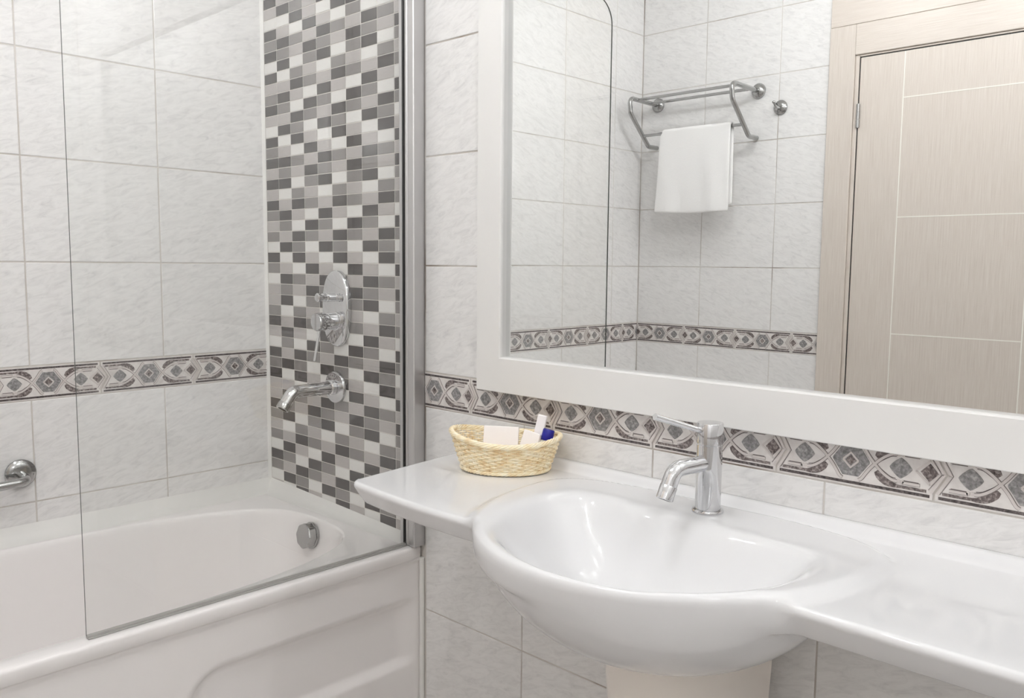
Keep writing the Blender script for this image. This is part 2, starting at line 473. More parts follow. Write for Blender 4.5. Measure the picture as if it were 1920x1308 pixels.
BH = (BT - BB - JT) / 2            # half height of a border tile
CH = 0.017                         # chevron reach
def border_shapes():
    L_ = LB
    S = {}
    e = 0.0016
    base = [(e, -BH), (L_ - e, -BH), (L_ - e, -0.0300), (L_ + CH - e, 0), (L_ - e, 0.0300), (L_ - e, BH), (e, BH), (e, 0.0300), (CH + e, 0), (e, -0.0300)]
    lo = [base[0], base[1], base[2], base[3], base[8], base[9]]
    hi = [base[3], base[4], base[5], base[6], base[7], base[8]]
    S['base'] = [lo, hi]
    st = []
    for s in (1, -1):
        st += [[(0.006, s * 0.0330), (L_ - 0.006, s * 0.0330), (L_ - 0.006, s * 0.0375), (0.006, s * 0.0375)]]
    S['stripe'] = st
    cres, rib, lines = [], [], []
    def mir(path, mu, mv):
        return [((L_ - a) if mu else a, -b if mv else b) for a, b in path]
    cpath = smooth_path([(0.011, 0.0283), (0.045, 0.0282), (0.058, 0.0277), (0.070, 0.0238), (0.0795, 0.0165), (0.0845, 0.0110)], 4)
    n = len(cpath)
    cw = [0.0045 + 0.0075 * min(1, max(0, (i / (n - 1) - 0.25) / 0.35)) - 0.006 * max(0, i / (n - 1) - 0.8) / 0.2 for i in range(n)]
    rpath = smooth_path([(0.053, 0.0208), (0.060, 0.0198), (0.070, 0.0145), (0.080, 0.0065), (0.0875, -0.0015), (0.0945, -0.0098), (0.1005, -0.0185), (0.1058, -0.0265), (0.1105, -0.0296)], 4)
    fpath = [(0.020, 0.0215), (0.045, 0.0215)]
    for mu in (0, 1):
        for mv in (0, 1):
            dz = 0.00018 if mu == mv else 0.0      # one ribbon passes over the other where they cross
            cres += strip(mir(cpath, mu, mv), cw)
            rib += [(q, dz) for q in strip(mir(rpath, mu, mv), 0.0040)]
            lines += [(q, dz) for q in strip(mir(rpath, mu, mv), 0.0056)]
            lines += [(q, 0.00005) for q in strip(mir(fpath, mu, mv), 0.0054)]
            rib += strip(mir(fpath, mu, mv), 0.0040)
            off = smooth_path([(0.055, 0.0165), (0.063, 0.0152), (0.072, 0.0095), (0.080, 0.0040)], 3)
            lines += strip(mir(off, mu, mv), 0.0010)
            lines += strip(mir([(0.022, 0.0183), (0.043, 0.0183)], mu, mv), 0.0010)
            for cx_ in (0.0455, 0.0505):
                c = mir([(cx_, 0.0203)], mu, mv)[0]
                rib.append([(c[0] + 0.0030 * math.cos(a), c[1] + 0.0030 * math.sin(a)) for a in np.arange(8) * math.pi / 4])
    # chevron bands at both ends and the frame of the dark diamond
    for s in (1, -1):
        rib += strip([(L_ - 0.004, s * 0.0300), (L_ + CH - 0.0045, 0)], 0.0040)
        rib += strip([(0.0045, s * 0.0300), (CH + 0.0045, 0)], 0.0040)
        rib += strip([(L_ - 0.006, s * 0.0185), (L_ - 0.006 - 0.0205, 0)], 0.0030)
        rib += strip([(L_ - 0.006, s * 0.0185), (L_ + 0.0072, 0)], 0.0030)
        lines += strip([(L_ - 0.008, s * 0.0258), (L_ + 0.0100, 0)], 0.0009)
        lines += strip([(0.0080, s * 0.0300), (CH + 0.0080, 0)], 0.0009)
    S['crescent'], S['ribbon'], S['outline'] = cres, rib, lines
    c = L_ / 2
    S['octagon'] = [[(c - 0.0285, 0.0015), (c - 0.0285, -0.0015), (c - 0.0125, -0.0245), (c + 0.0125, -0.0245), (c + 0.0285, -0.0015), (c + 0.0285, 0.0015), (c + 0.0125, 0.0245), (c - 0.0125, 0.0245)]]
    S['octagon_frame'] = [q for s in (1, -1) for q in strip([(c - 0.0118, 0), (c, s * 0.0118), (c + 0.0118, 0)], 0.0032)]
    S['octagon_core'] = [[(c - 0.0082, 0), (c, -0.0082), (c + 0.0082, 0), (c, 0.0082)]]
    S['blob'] = []
    for bx in (0.195 * L_, 0.805 * L_):
        S['blob'].append([(bx + 0.0165 * math.copysign(abs(math.cos(a)) ** 1.6, math.cos(a)), 0.0158 * math.copysign(abs(math.sin(a)) ** 1.6, math.sin(a))) for a in np.arange(20) * math.pi / 10])
    d = L_ - 0.007
    S['diamond'] = [[(d - 0.0130, 0), (d, -0.0138), (d + 0.0122, 0), (d, 0.0138)]]
    return S
BS = border_shapes()
BORDER_LAYERS = [('stripe', 'stripe', 'bstripe', 0.0004), ('crescent', 'dark_crescent', 'bdark', 0.0004), ('ribbon', 'ribbon', 'ribbon', 0.0013),  # the crescents are brown marbled glaze, part of the border pattern
                 ('outline', 'outline', 'bline', 0.0005), ('octagon', 'octagon', 'bgrey', 0.0007), ('octagon_frame', 'diamond_frame', 'ribbon', 0.0015),
                 ('octagon_core', 'octagon_core', 'bdark', 0.0010), ('blob', 'rounded_diamond', 'bgrey', 0.0009), ('diamond', 'dark_diamond', 'bdark', 0.0009)]
_bm = {}
def border_meshes(lo, hi):
    key = (round(lo, 4), round(hi, 4))
    if key not in _bm:
        v, f = extrude_polys(BS['base'], -0.004, 0.0, lo, hi)
        res = [('border_tile', newmesh('border_tile', v, f, [M['cream']]))] if v else []
        for k, nm, mk, hgt in BORDER_LAYERS:
            v, f = extrude_polys(BS[k], 0.0, hgt, lo, hi)
            if v: res.append((nm, newmesh(nm, v, f, [M[mk]])))
        _bm[key] = res
    return _bm[key]

def border(parent, at, u0, lo=-1.0, hi=1.0):
    ms = border_meshes(lo, hi)
    if not ms: return
    loc, rot = at(u0, (BT + BB) / 2)
    t = link('border_tile', ms[0][1], parent, loc, rot)
    for nm, me in ms[1:]:
        link(nm, me, t)

# left wall: viewer's right is towards the corner, seams at y = -0.231 - n * LB
border(wall_left, at_left, -0.231, hi=0.229)
for n_ in (1, 2): border(wall_left, at_left, -0.231 - n_ * LB)
border(wall_left, at_left, -0.231 - 3 * LB, lo=-0.0)
for k in (1, 2, 3): border(wall_left, at_left, -1.0286 - k * LB)
border(wall_left, at_left, -1.0286 - 4 * LB, lo=(1.0286 + 4 * LB) - ROOM_D + 0.001)
# wall with the mirror: seams at x = 0.8694 + n * LB
s0 = 0.8694
border(wall_back, at_back, s0 - LB, lo=0.7125 - (s0 - LB))
for k in range(7): border(wall_back, at_back, s0 + k * LB)
border(wall_back, at_back, s0 + 7 * LB, hi=ROOM_X - (s0 + 7 * LB) - 0.001)
for k in range(7): border(wall_right, at_right, LB * k)
border(wall_right, at_right, LB * 7, hi=ROOM_D - LB * 7 - 0.001)
# wall with the door: seams at x = 0.2451 + n * LB, viewer's right is -x
border(wall_front, at_front, -0.2451, hi=0.2441)
for k in (1, 2): border(wall_front, at_front, -0.2451 - k * LB)
border(wall_front, at_front, -0.2451 - 3 * LB, lo=(0.2451 + 3 * LB) - DOOR_X0 + 0.001)

for k in range(3): border(wall_front, at_front, -ROOM_X + LB * k + 0.0)
border(wall_front, at_front, -ROOM_X + LB * 3, hi=(ROOM_X - LB * 3) - DOOR_X1 - 0.001)

# ---- mosaic field beside the tub
COLS = [
 'DLWDMDWDLMDLWDMDLDLDMLMWDMWLLMDLWDMDLLDMLMWDMWL',
 'LDWLDMDWLDMLDWLDMDWLDMLDWLDMDWLDMLDWLDMDWLDMLDW',
 'LMDWMLWMDLWDMDWMLWMDLWDMDWMLWMDLWDMDWMLWMDLWDMD',
 'LLLDLDMLMWDMWLDLDMLMWDMWLDLDMLMWDMWLDLDMLMWDMWL',
 'LDWLDMDWLDMLDWLDMDWLDMLDWLDMDWLDMLDWLDMDWLDMLDW',
 'LWDWMLWMDLWDMDWMLWMDLWDMDWMLWMDLWDMDWMLWMDLWDMD',
 'WLDMLDMLMWDMWLDLDMLMWDMWLDLDMLMWDMWLDLDMLMWDMWL',
 'WLMWDMDWLDMLDWLDMDWLDMLDWLDMDWLDMLDWLDMDWLDMLDW',
 'DMLWMLWMDLWDMDWMLWMDLWDMDWMLWMDLWDMDWMLWMDLWDMD',
 'LMWDLDMLMWDMWLDLDMLMWDMWLDLDMLMWDMWLDLDMLMWDMWL',
]
MOS_PX, MOS_X0, MOS_X1 = 0.0656, 0.0080, 0.6545
def mos_z(k):      # bottom joint of row k
    return 1.2535 + (24 - k) * 0.0295 if k <= 24 else 1.2535 - (k - 24) * 0.0303
def mos_kind(c, k):
    s = COLS[c]
    if k < 0: return s[k % 11 + 11]
    return s[k] if k < len(s) else s[k - 11]
def project(P):
    d = np.asarray(P) - CAM
    w = d @ fw
    return 960 + FPX * (d @ rt) / w, 654 - FPX * (d @ up) / w, w
mosaic = []
for c in range(10):
    x0 = MOS_X0 + c * MOS_PX; x1 = min(x0 + MOS_PX, MOS_X1)
    for k in range(-17, 47):
        zb = mos_z(k); zt = min(mos_z(k - 1), CEIL)
        zb = max(zb, 0.576)
        if zt - zb < 0.006: continue
        u, v, w = project(((x0 + x1) / 2, 0, (zb + zt) / 2))
        seen = -8 < v < 1308
        hid = 585 < u < 660 and 505 < v < 650 or u > 690 and v > 860
        mosaic.append((0 if seen and not hid else 1, -(x1 - x0) * (zt - zb) / w ** 2, c, k, x0, x1, zb, zt))
mosaic.sort()
MJ = 0.0022
rest = MB(); order = 'DMLW'
for i, (_, _, c, k, x0, x1, zb, zt) in enumerate(mosaic):
    kd = mos_kind(c, k)
    me_w, me_h = x1 - x0 - MJ, zt - zb - MJ
    cx_, cz_ = (x0 + x1) / 2, (zb + zt) / 2
    if i < 300:
        link('mosaic_tile', tile_mesh(me_w, me_h, 0.0008, 0.003, 'mosaic_tile', MOS[kd]), wall_back, (cx_, 0, cz_))
    else:
        me = tile_mesh(me_w, me_h, 0.0008, 0.003, 'mosaic_tile', MOS[kd])
        rest.add([(v.co.x + cx_, v.co.y, v.co.z + cz_) for v in me.vertices], [tuple(p.vertices) for p in me.polygons], order.index(kd))
tag(rest.build('mosaic_field', [MOS[k] for k in order], wall_back), kind='stuff')
# bed of pale grout behind the mosaic, corner bead
MB().box((0.0, 0.0009, 0.5), (0.70, 0.0030, CEIL)).build('mosaic_bed', M['mgrout'], wall_back)
MB().add([(0, -0.0075, 0.576), (0.0075, 0, 0.576), (0, 0, 0.576), (0, -0.0075, CEIL), (0.0075, 0, CEIL), (0, 0, CEIL)],
         [(0, 1, 4, 3), (1, 2, 5, 4), (2, 0, 3, 5), (0, 2, 1), (3, 4, 5)]).build('corner_bead', M['caulk'], wall_back)

# ------------------------------------------------------------------ bathtub
RIM = 0.575
def make_tub():
    t = thing('bathtub', 'white acrylic bathtub built in along the tiled wall below the glass screen', 'bathtub', (0.35, -ROOM_D / 2, 0))
    ox, oy = 0.35, -ROOM_D / 2
    cx_, cy_ = 0.347, -0.93
    ax_, ay_ = 0.311, 0.872
    # direction list holds the rectangle corners exactly
    rect = (0.003, -ROOM_D + 0.003, 0.697, -0.003)
    ths = sorted(set(list(np.round(np.linspace(-math.pi, math.pi, 181)[:-1], 5)) +
                     [round(math.atan2(y - cy_, x - cx_), 5) for x in (rect[0], rect[2]) for y in (rect[1], rect[3])]))
    dirs = np.array([(math.cos(a), math.sin(a)) for a in ths])
    # inner boundary: superellipse, sampled along these directions
    def inner(scx, scy, n):
        q = (np.abs(dirs[:, 0] / (ax_ * scx)) ** n + np.abs(dirs[:, 1] / (ay_ * scy)) ** n) ** (-1.0 / n)
        return np.c_[cx_ + dirs[:, 0] * q, cy_ + dirs[:, 1] * q]
    def rectring(x1, z):
        P = []
        for d in dirs:
            s = min([(rect[0] - cx_) / d[0] if d[0] < -1e-9 else 9, (x1 - cx_) / d[0] if d[0] > 1e-9 else 9,
                     (rect[1] - cy_) / d[1] if d[1] < -1e-9 else 9, (rect[3] - cy_) / d[1] if d[1] > 1e-9 else 9])
            P.append((cx_ + d[0] * s, cy_ + d[1] * s, z))
        return P
    rings = []
    for x1, z in ((0.690, 0.5465), (0.7045, 0.5460), (0.7060, 0.5480), (0.7060, 0.5680), (0.7050, 0.5715), (0.7030, 0.5740), (0.7000, 0.5752), (0.6900, RIM)):
        rings.append(rectring(x1, z))
    prof = [(1.0, 1.0, RIM), (0.993, 0.9975, 0.5738), (0.984, 0.994, 0.5690), (0.976, 0.991, 0.5600), (0.968, 0.987, 0.540), (0.945, 0.972, 0.45), (0.915, 0.945, 0.32),
            (0.885, 0.915, 0.235), (0.84, 0.885, 0.195), (0.77, 0.84, 0.172), (0.55, 0.62, 0.160), (0.25, 0.3, 0.155), (0.02, 0.02, 0.153)]
    for i, (sx, sy, z) in enumerate(prof):
        P = inner(sx, sy, 3.3)
        rings.append([(x, y, z) for x, y in P])
    n = len(dirs)
    v = [(x - ox, y - oy, z) for r in rings for x, y, z in r]
    f = []
    for i in range(len(rings) - 1):
        for j in range(n):
            j2 = (j + 1) % n
            f.append((i * n + j, i * n + j2, (i + 1) * n + j2, (i + 1) * n + j))
    f.append(tuple((len(rings) - 1) * n + j for j in range(n)))
    link('basin', newmesh('basin', v, f, [M['acrylic']], None, 50), t)
    # apron with a long rounded recess
    ys = np.linspace(-ROOM_D + 0.004, -0.006, 230); zs = np.linspace(0.03, 0.5475, 110)
    V, F = [], []
    zc, hr = 0.367, 0.074
    yl, yr = -1.30, 0.3
    for y in ys:
        for z in zs:
            dy = max(yl + 0.0 - y, 0, y - yr)
            # rounded-left capsule distance, negative inside
            yy = max(-0.515 - y, 0)
            d = math.hypot(yy, z - zc) - hr
            t_ = min(1, max(0, 0.5 - d / 0.026))
            fade = min(1, max(0, (-y - 0.012) / 0.06))
            dep = 0.016 * t_ * t_ * (3 - 2 * t_) * fade * fade * (3 - 2 * fade)
            lip = 0.0045 * math.exp(-((z - 0.541) / 0.0045) ** 2)
            V.append((0.6965 - dep + lip - ox, y - oy, z))
    nz_ = len(zs)
    for i in range(len(ys) - 1):
        for j in range(nz_ - 1):
            F.append((i * nz_ + j, (i + 1) * nz_ + j, (i + 1) * nz_ + j + 1, i * nz_ + j + 1))
    link('apron', newmesh('apron', V, F, [M['acrylic']], None, 180), t)
    # sealant coves on the rim along the walls, bead down the apron's end
    cove = [(0.0, 0.0), (0.0, 0.040), (0.003, 0.034), (0.008, 0.022), (0.016, 0.010), (0.030, 0.001), (0.034, 0.0)]
    for nm, P0, P1, dirv in (('l', (0.0005, -ROOM_D + 0.004), (0.0005, -0.0005), (1, 0)), ('b', (0.0005, -0.0005), (0.690, -0.0005), (0, -1))):
        mb = MB()
        k = len(cove)
        vv = []
        for (x, y), sc_ in ((P0, 1.0), (P1, 1.0 if nm == 'l' else 0.35)):
            vv += [(x + dirv[0] * a - ox, y + dirv[1] * a - oy, RIM + 0.0003 + b * sc_) for a, b in cove]
        mb.add(vv, [(j, (j + 1) % k, k + (j + 1) % k, k + j) for j in range(k)] + [tuple(range(k)), tuple(range(k, 2 * k))])
        mb.build('sealant', M['caulk'], t, 60)
    MB().tube([(0.703 - ox, -0.004 - oy, 0.02), (0.704 - ox, -0.004 - oy, 0.545)], 0.0065, 10).build('sealant', M['caulk'], t, 60)
    # overflow knob: faceted chrome disc on the end wall
    kn = MB()
    ax2 = Vector((0.0, -1, 0.12))
    o2 = (0.330 - ox, -0.072 - oy, 0.5290)
    prof = [(0.0, 0.0), (0.035, 0.0), (0.035, 0.006), (0.0315, 0.0075), (0.0315, 0.008)]
    kn.lathe(prof, o2, ax2, 40)
    nn = 48; q = Vector((0, 0, 1)).rotation_difference(ax2.normalized()).to_matrix()
    vv = []
    for h, r in ((0.008, 0.0325), (0.026, 0.0325), (0.0285, 0.0305)):
        for j in range(nn):
            a = 2 * math.pi * j / nn
            rr = r * (1 + 0.035 * math.cos(8 * a))
            vv.append(tuple(Vector(o2) + q @ Vector((rr * math.cos(a), rr * math.sin(a), h))))
    ff = [(i * nn + j, i * nn + (j + 1) % nn, (i + 1) * nn + (j + 1) % nn, (i + 1) * nn + j) for i in range(2) for j in range(nn)] + [tuple(range(2 * nn, 3 * nn))]
    kn.add(vv, ff)
    tag(kn.build('overflow_knob', M['steel'], t, 35), 'faceted chrome overflow knob')
    return t
make_tub()

# ------------------------------------------------------------------ glass bath screen
def make_screen():
    gx, y1, ztop = 0.6755, -0.768, 2.02
    t = thing('bath_screen', 'frameless clear glass bath screen standing on the tub rim in an aluminium wall channel', 'screen', (gx, 0, RIM))
    # pane outline in (y, z) with a rounded top outer corner
    r = 0.07
    ol = [(-0.012, RIM + 0.006), (-0.012, ztop)] + [(y1 + r - r * math.sin(a), ztop - r + r * math.cos(a)) for a in np.linspace(0, math.pi / 2, 12)] + [(y1, RIM + 0.006)]
    n = len(ol); h = 0.0021
    v = [(-h, y, z - RIM) for y, z in ol] + [(h, y, z - RIM) for y, z in ol]
    f = [tuple(range(n))[::-1], tuple(range(n, 2 * n))] + [(i, (i + 1) % n, n + (i + 1) % n, n + i) for i in range(n)]
    link('pane', newmesh('pane', v, f, [M['glass'], M['glass_edge']], [0, 0] + [1] * n), t)
    # wall channel: a ribbed extrusion
    sec = [(-0.0195, 0.0), (-0.0195, -0.030), (-0.0155, -0.0325), (-0.006, -0.0325), (-0.006, -0.026), (0.0045, -0.026), (0.0045, -0.0325), (0.0115, -0.0335), (0.0125, -0.0315),
           (0.0215, -0.0315), (0.0225, -0.0335), (0.0345, -0.0335), (0.0365, -0.0315), (0.0365, 0.0)]
    sec = [(a - 0.001, b) for a, b in sec]
    k = len(sec)
    z0, z1 = 0.0025, ztop - RIM + 0.005
    v = [(a, b - 0.0004, z) for z in (z0, z1) for a, b in sec]
    f = [(i, (i + 1) % k, k + (i + 1) % k, k + i) for i in range(k)] + [tuple(range(k))[::-1], tuple(range(k, 2 * k))]
    link('wall_channel', newmesh('wall_channel', v, f, [M['brushed']]), t)
    MB().box((-0.0068, -0.0335, z0), (-0.0036, -0.0266, z1)).build('gasket', M['black'], t)
    MB().box((-0.0045, y1 + 0.001, 0.0008), (0.0045, -0.034, 0.0065)).box((0.0040, y1 + 0.001, 0.0008), (0.0080, -0.034, 0.0026)).build('bottom_seal', M['seal'], t)
    return t
make_screen()

# ------------------------------------------------------------------ bath mixer and spout on the mosaic
def make_mixer():
    t = thing('bath_mixer', 'chrome concealed bath mixer with oval plate, diverter knob and thin lever on the mosaic', 'mixer', (0.360, 0, 1.135))
    mb = MB()
    prof = [(0.0, 0.014), (0.93, 0.014), (0.97, 0.0125), (1.0, 0.009), (1.0, 0.0)]
    n = 64; v = []; rings = []
    a_, b_ = 0.0575, 0.100
    for s, h in prof:
        rings.append(len(v))
        for j in range(n):
            th = 2 * math.pi * j / n
            ex = 0.85
            v.append((max(s, 1e-3) * a_ * math.copysign(abs(math.cos(th)) ** ex, math.cos(th)), -h, max(s, 1e-3) * b_ * math.copysign(abs(math.sin(th)) ** ex, math.sin(th))))
    f = [(i * n + j, i * n + (j + 1) % n, (i + 1) * n + (j + 1) % n, (i + 1) * n + j) for i in range(len(prof) - 1) for j in range(n)]
    mb.add(v, [q[::-1] for q in f])
    mb.build('plate', M['chrome'], t, 40)   # oval cover
    o = (0.004, -0.012, -0.033)
    mb = MB().lathe([(0.0255, 0.0), (0.0255, 0.004), (0.0225, 0.005), (0.0225, 0.026), (0.0235, 0.027), (0.0235, 0.030), (0.0215, 0.031), (0.0215, 0.036), (0.0235, 0.0375), (0.0235, 0.0595), (0.022, 0.062), (0.0, 0.062)], o, (0, -1, 0), 40)
    mb.build('control_knob', M['chrome'], t, 35)
    MB().tube(bend([(0.004, -0.062, -0.050), (0.004, -0.065, -0.066), (0.004, -0.078, -0.134)], 0.006), 0.0040, 12).build('lever', M['chrome'], t, 40)
    o = (0.004, -0.012, 0.030)
    MB().lathe([(0.014, 0.0), (0.0105, 0.003), (0.0105, 0.026), (0.0122, 0.027), (0.0122, 0.030), (0.0105, 0.031), (0.0105, 0.040), (0.0075, 0.0415), (0.0075, 0.049), (0.0115, 0.051), (0.0115, 0.056), (0.009, 0.058), (0.0, 0.058)], o, (0, -1, 0), 32).build('diverter_knob', M['chrome'], t, 35)
    t = thing('bath_spout', 'chrome tub spout with round wall flange below the mixer', 'spout', (0.349, 0, 0.9245))
    MB().lathe([(0.0, 0.012), (0.030, 0.012), (0.0415, 0.0095), (0.0435, 0.006), (0.0435, 0.0005)][::-1], (0, 0, 0), (0, -1, 0), 48).build('flange', M['chrome'], t, 40)
    path = bend([(0, -0.008, 0), (0, -0.136, 0), (0, -0.162, -0.036)], 0.032, 12)
    MB().tube(path, 0.0165, 24).build('pipe', M['chrome'], t, 45)
    d = np.array([0, -0.026, -0.036]); d /= np.linalg.norm(d)
    e = np.array([0, -0.162, -0.036])
    MB().lathe([(0.0172, -0.010), (0.0176, -0.009), (0.0176, 0.006), (0.0165, 0.007), (0.012, 0.007), (0.012, 0.002), (0, 0.002)], tuple(e), tuple(d), 24).build('aerator', M['steel'], t, 40)
    MB().lathe([(0.0182, 0.012), (0.0200, 0.014), (0.0200, 0.024), (0.0170, 0.027)], (0, 0, 0), (0, -1, 0), 32).build('collar', M['chrome'], t, 40)
make_mixer()

# ------------------------------------------------------------------ grab bar on the left wall
def make_grab():
    t = thing('grab_bar', 'polished steel grab bar with round flange on the wall above the tub', 'grab bar', (0, -0.672, 0.742))
    MB().lathe([(0.0345, 0.0005), (0.0345, 0.006), (0.030, 0.0105), (0.018, 0.013), (0.0, 0.013)], (0, 0, 0), (1, 0, 0), 40).build('flange', M['steel'], t, 40)
    MB().lathe([(0.0345, 0.0005), (0.0345, 0.006), (0.030, 0.0105), (0.018, 0.013), (0.0, 0.013)], (0, -0.36, -0.02), (1, 0, 0), 40).build('flange', M['steel'], t, 40)
    MB().tube(bend([(0.008, 0, -0.002), (0.062, 0, -0.007), (0.062, -0.36, -0.022), (0.008, -0.36, -0.02)], 0.03, 10), 0.0105, 20).build('bar', M['steel'], t, 60)
    MB().tube([(0.060, -0.160, -0.020), (0.060, -0.078, -0.020)], [0.0185, 0.0185], 24).tube([(0.060, -0.078, -0.020), (0.060, -0.073, -0.020)], [0.0165, 0.0145], 24).build('collar', M['steel'], t, 40)
make_grab()

# ------------------------------------------------------------------ wash basin with counter
def smin(a, b, k):
    h = np.clip(0.5 + 0.5 * (b - a) / k, 0, 1)
    return b * (1 - h) + a * h - k * h * (1 - h)
def smax(a, b, k): return -smin(-a, -b, k)
def sstep(x): x = np.clip(x, 0, 1); return x * x * (3 - 2 * x)

BCX, BCY = 1.53, -0.31
XR = ROOM_X - 0.004
TOPZ = 0.850
_el = np.polyfit(np.array([1.305, 1.35, 1.40, 1.4525, 1.495, 1.53, 1.6076, 1.651, 1.7365, 1.782, 1.810]) - 1.55,
                 np.array([0.408, 0.446, 0.476, 0.496, 0.500, 0.498, 0.481, 0.462, 0.409, 0.370, 0.342]), 4)
def front_depth(x):
    x = np.asarray(x, float)
    s = sstep((x - 1.2) / 0.6)
    flat = 0.402 * (1 - s) + 0.357 * s - 0.016 * np.clip((1.20 - x) / 0.24, 0, 1.2) ** 2
    el = np.polyval(_el, np.clip(x, 1.25, 1.87) - 1.55)
    return smax(flat, el, 0.012)

def make_basin():
    t = thing('wash_basin', 'white ceramic wash basin with wide counter wings below the mirror', 'wash basin', (BCX, 0, 0))
    # plan grid: a runs from the left end to the right end, b from the wall to the front edge
    na = np.concatenate([np.linspace(0, 0.03, 16), np.linspace(0.03, 0.10, 14)[1:], np.linspace(0.10, 0.60, 150)[1:], np.linspace(0.60, 1.0, 40)[1:]])
    nb = np.concatenate([np.linspace(0, 0.12, 16), np.linspace(0.12, 0.88, 76)[1:], np.linspace(0.88, 1.0, 26)[1:]])
    A, B = np.meshgrid(na, nb, indexing='ij')
    xl = 0.896 + 0.050 * B            # slanted left end
    X = xl + A * (XR - xl)
    FD = front_depth(X)
    # rounded front-left corner
    rc = 0.022
    q = np.clip((0.946 + rc - X) / rc, 0, 1)
    FD = FD - rc * (1 - np.sqrt(np.clip(1 - q ** 2, 0, 1)))
    Y = -0.0006 - B * (FD - 0.0006)
    # distance to the free outline (left end and front), finely sampled
    xs = np.linspace(0.946, XR + 0.1, 900)
    qq = np.clip((0.946 + rc - xs) / rc, 0, 1)
    front = np.c_[xs, -(front_depth(xs) - rc * (1 - np.sqrt(np.clip(1 - qq ** 2, 0, 1))))]
    sl = np.linspace(0, 1, 120)
    yend = -(front_depth(0.946) - rc)
    left = np.c_[0.896 + 0.050 * sl, yend * sl]
    O = np.vstack([left, front])
    P = np.c_[X.ravel(), Y.ravel()]
    D = np.empty(len(P))
    for i in range(0, len(P), 2000):
        D[i:i + 2000] = np.sqrt(((P[i:i + 2000, None, :] - O[None]) ** 2).sum(-1)).min(1)
    D = D.reshape(X.shape)
    D[:, -1] = 0; D[0, :] = 0
    # --- top side
    th = np.arctan2(Y - BCY, X - BCX); rr = np.hypot(X - BCX, Y - BCY)
    inner = np.array([(1.37, -.424), (1.43, -.458), (1.49, -.478), (1.55, -.480), (1.603, -.469), (1.685, -.428), (1.748, -.366), (1.774, -.304), (1.778, -.240), (1.768, -.195), (1.740, -.182), (1.694, -.182), (1.622, -.186), (1.562, -.182),
                      (1.448, -.172), (1.384, -.163), (1.330, -.170), (1.303, -.213), (1.309, -.295), (1.336, -.375)])
    ia = np.arctan2(inner[:, 1] - BCY, inner[:, 0] - BCX); ir = np.hypot(inner[:, 0] - BCX, inner[:, 1] - BCY)
    o = np.argsort(ia); ia, ir = ia[o], ir[o]
    tt = np.linspace(-math.pi, math.pi, 721)
    rin = np.interp(tt, np.r_[ia - 2 * math.pi, ia, ia + 2 * math.pi], np.r_[ir, ir, ir])
    ker = np.exp(-np.linspace(-2.0, 2.0, 45) ** 2); ker /= ker.sum()
    rin = np.convolve(np.r_[rin[-23:-1], rin, rin[1:23]], ker, 'same')[22:-22]
    RI = np.interp(th, tt, rin)
    # raised plateau round the bowl that carries the tap
    pn = np.where(Y > -0.17, 3.0, 2.0)
    po = ((np.abs(X - 1.533) / 0.312) ** pn + (np.abs(Y + 0.17) / np.where(Y > -0.17, 0.116, 0.362)) ** pn) ** (1 / pn)
    po = np.where(Y > -0.17, 1 - (1 - po) * np.clip(0.45 + 0.55 * np.abs(X - 1.533) / 0.312, 0, 1), po)
    plateau = 0.0105 * sstep((1 - po) * 0.30 / 0.026 + 0.5)
    Z = TOPZ + plateau
    # lip along the wall
    Z = Z + 0.013 * sstep(1 - (-Y - 0.010) / 0.034)
    # wing tops sink a little towards the middle (shallow trays)
    e = (RI - rr)
    w = 0.0075
    es = w * np.log1p(np.exp(np.clip(e / w, -40, 40)))
    depth = 0.128
    g = 1 - np.clip(1 - es / RI, 0, 1) ** 2.5
    Z = Z - depth * g
    bowl = sstep((1 - np.abs(X - 1.555) / 0.262) * 9)
    rtop = 0.0075 + 0.0095 * bowl
    k = np.clip(1 - D / rtop, 0, 1)
    drop = (0.0065 + 0.0080 * bowl) * (1 - np.sqrt(np.clip(1 - k ** 2, 0, 1)))
    ZT = Z - drop
    ZE = ZT[:, -1].copy()
    # --- underside
    under = 0.806
    ph = np.sqrt(((X - 1.535) / 0.285) ** 2 + (np.where(Y < -0.245, (Y + 0.245) / np.maximum(front_depth(1.5) - 0.245, 0.1), (Y + 0.245) / 0.24)) ** 2)
    hull = 0.842 - 0.172 * np.clip(1 - ph ** 2.3, 0, 1) ** 0.62
    ZU = smin(np.full_like(hull, under), hull, 0.012)
    def hull_z(x, y):
        q = math.sqrt(((x - 1.535) / 0.285) ** 2 + ((y + 0.245) / ((float(front_depth(1.5)) - 0.245) if y < -0.245 else 0.24)) ** 2)
        return float(smin(np.array(under), np.array(0.842 - 0.172 * max(0.0, 1 - q ** 2.3) ** 0.62), 0.012))
    edge = np.minimum(ZT, 0.840)
    kb = np.clip(1 - D / (0.024 - 0.012 * bowl), 0, 1)
    blend = (1 - np.sqrt(np.clip(1 - kb ** 2, 0, 1))) * bowl + (kb ** 1.25) * (1 - bowl)
    ZB = ZU + (TOPZ - 0.0095 - 0.003 * bowl - ZU) * blend
    ZB = np.minimum(ZB, ZT - 0.0005)
    ni, nj = X.shape
    V = [(X[i, j] - BCX, Y[i, j], ZT[i, j]) for i in range(ni) for j in range(nj)]
    n0 = len(V)
    V += [(X[i, j] - BCX, Y[i, j], ZB[i, j]) for i in range(ni) for j in range(nj)]
    F = []
    for i in range(ni - 1):
        for j in range(nj - 1):
            a, b, c, d = i * nj + j, (i + 1) * nj + j, (i + 1) * nj + j + 1, i * nj + j + 1
            F.append((a, d, c, b)); F.append((n0 + a, n0 + b, n0 + c, n0 + d))
    bd = [(i, nj - 1) for i in range(ni)]
    for (i, j), (i2, j2) in zip(bd[:-1], bd[1:]):
        a, b = i * nj + j, i2 * nj + j2
        F.append((b, a, n0 + a, n0 + b))
    bd = [(0, j) for j in range(nj)]
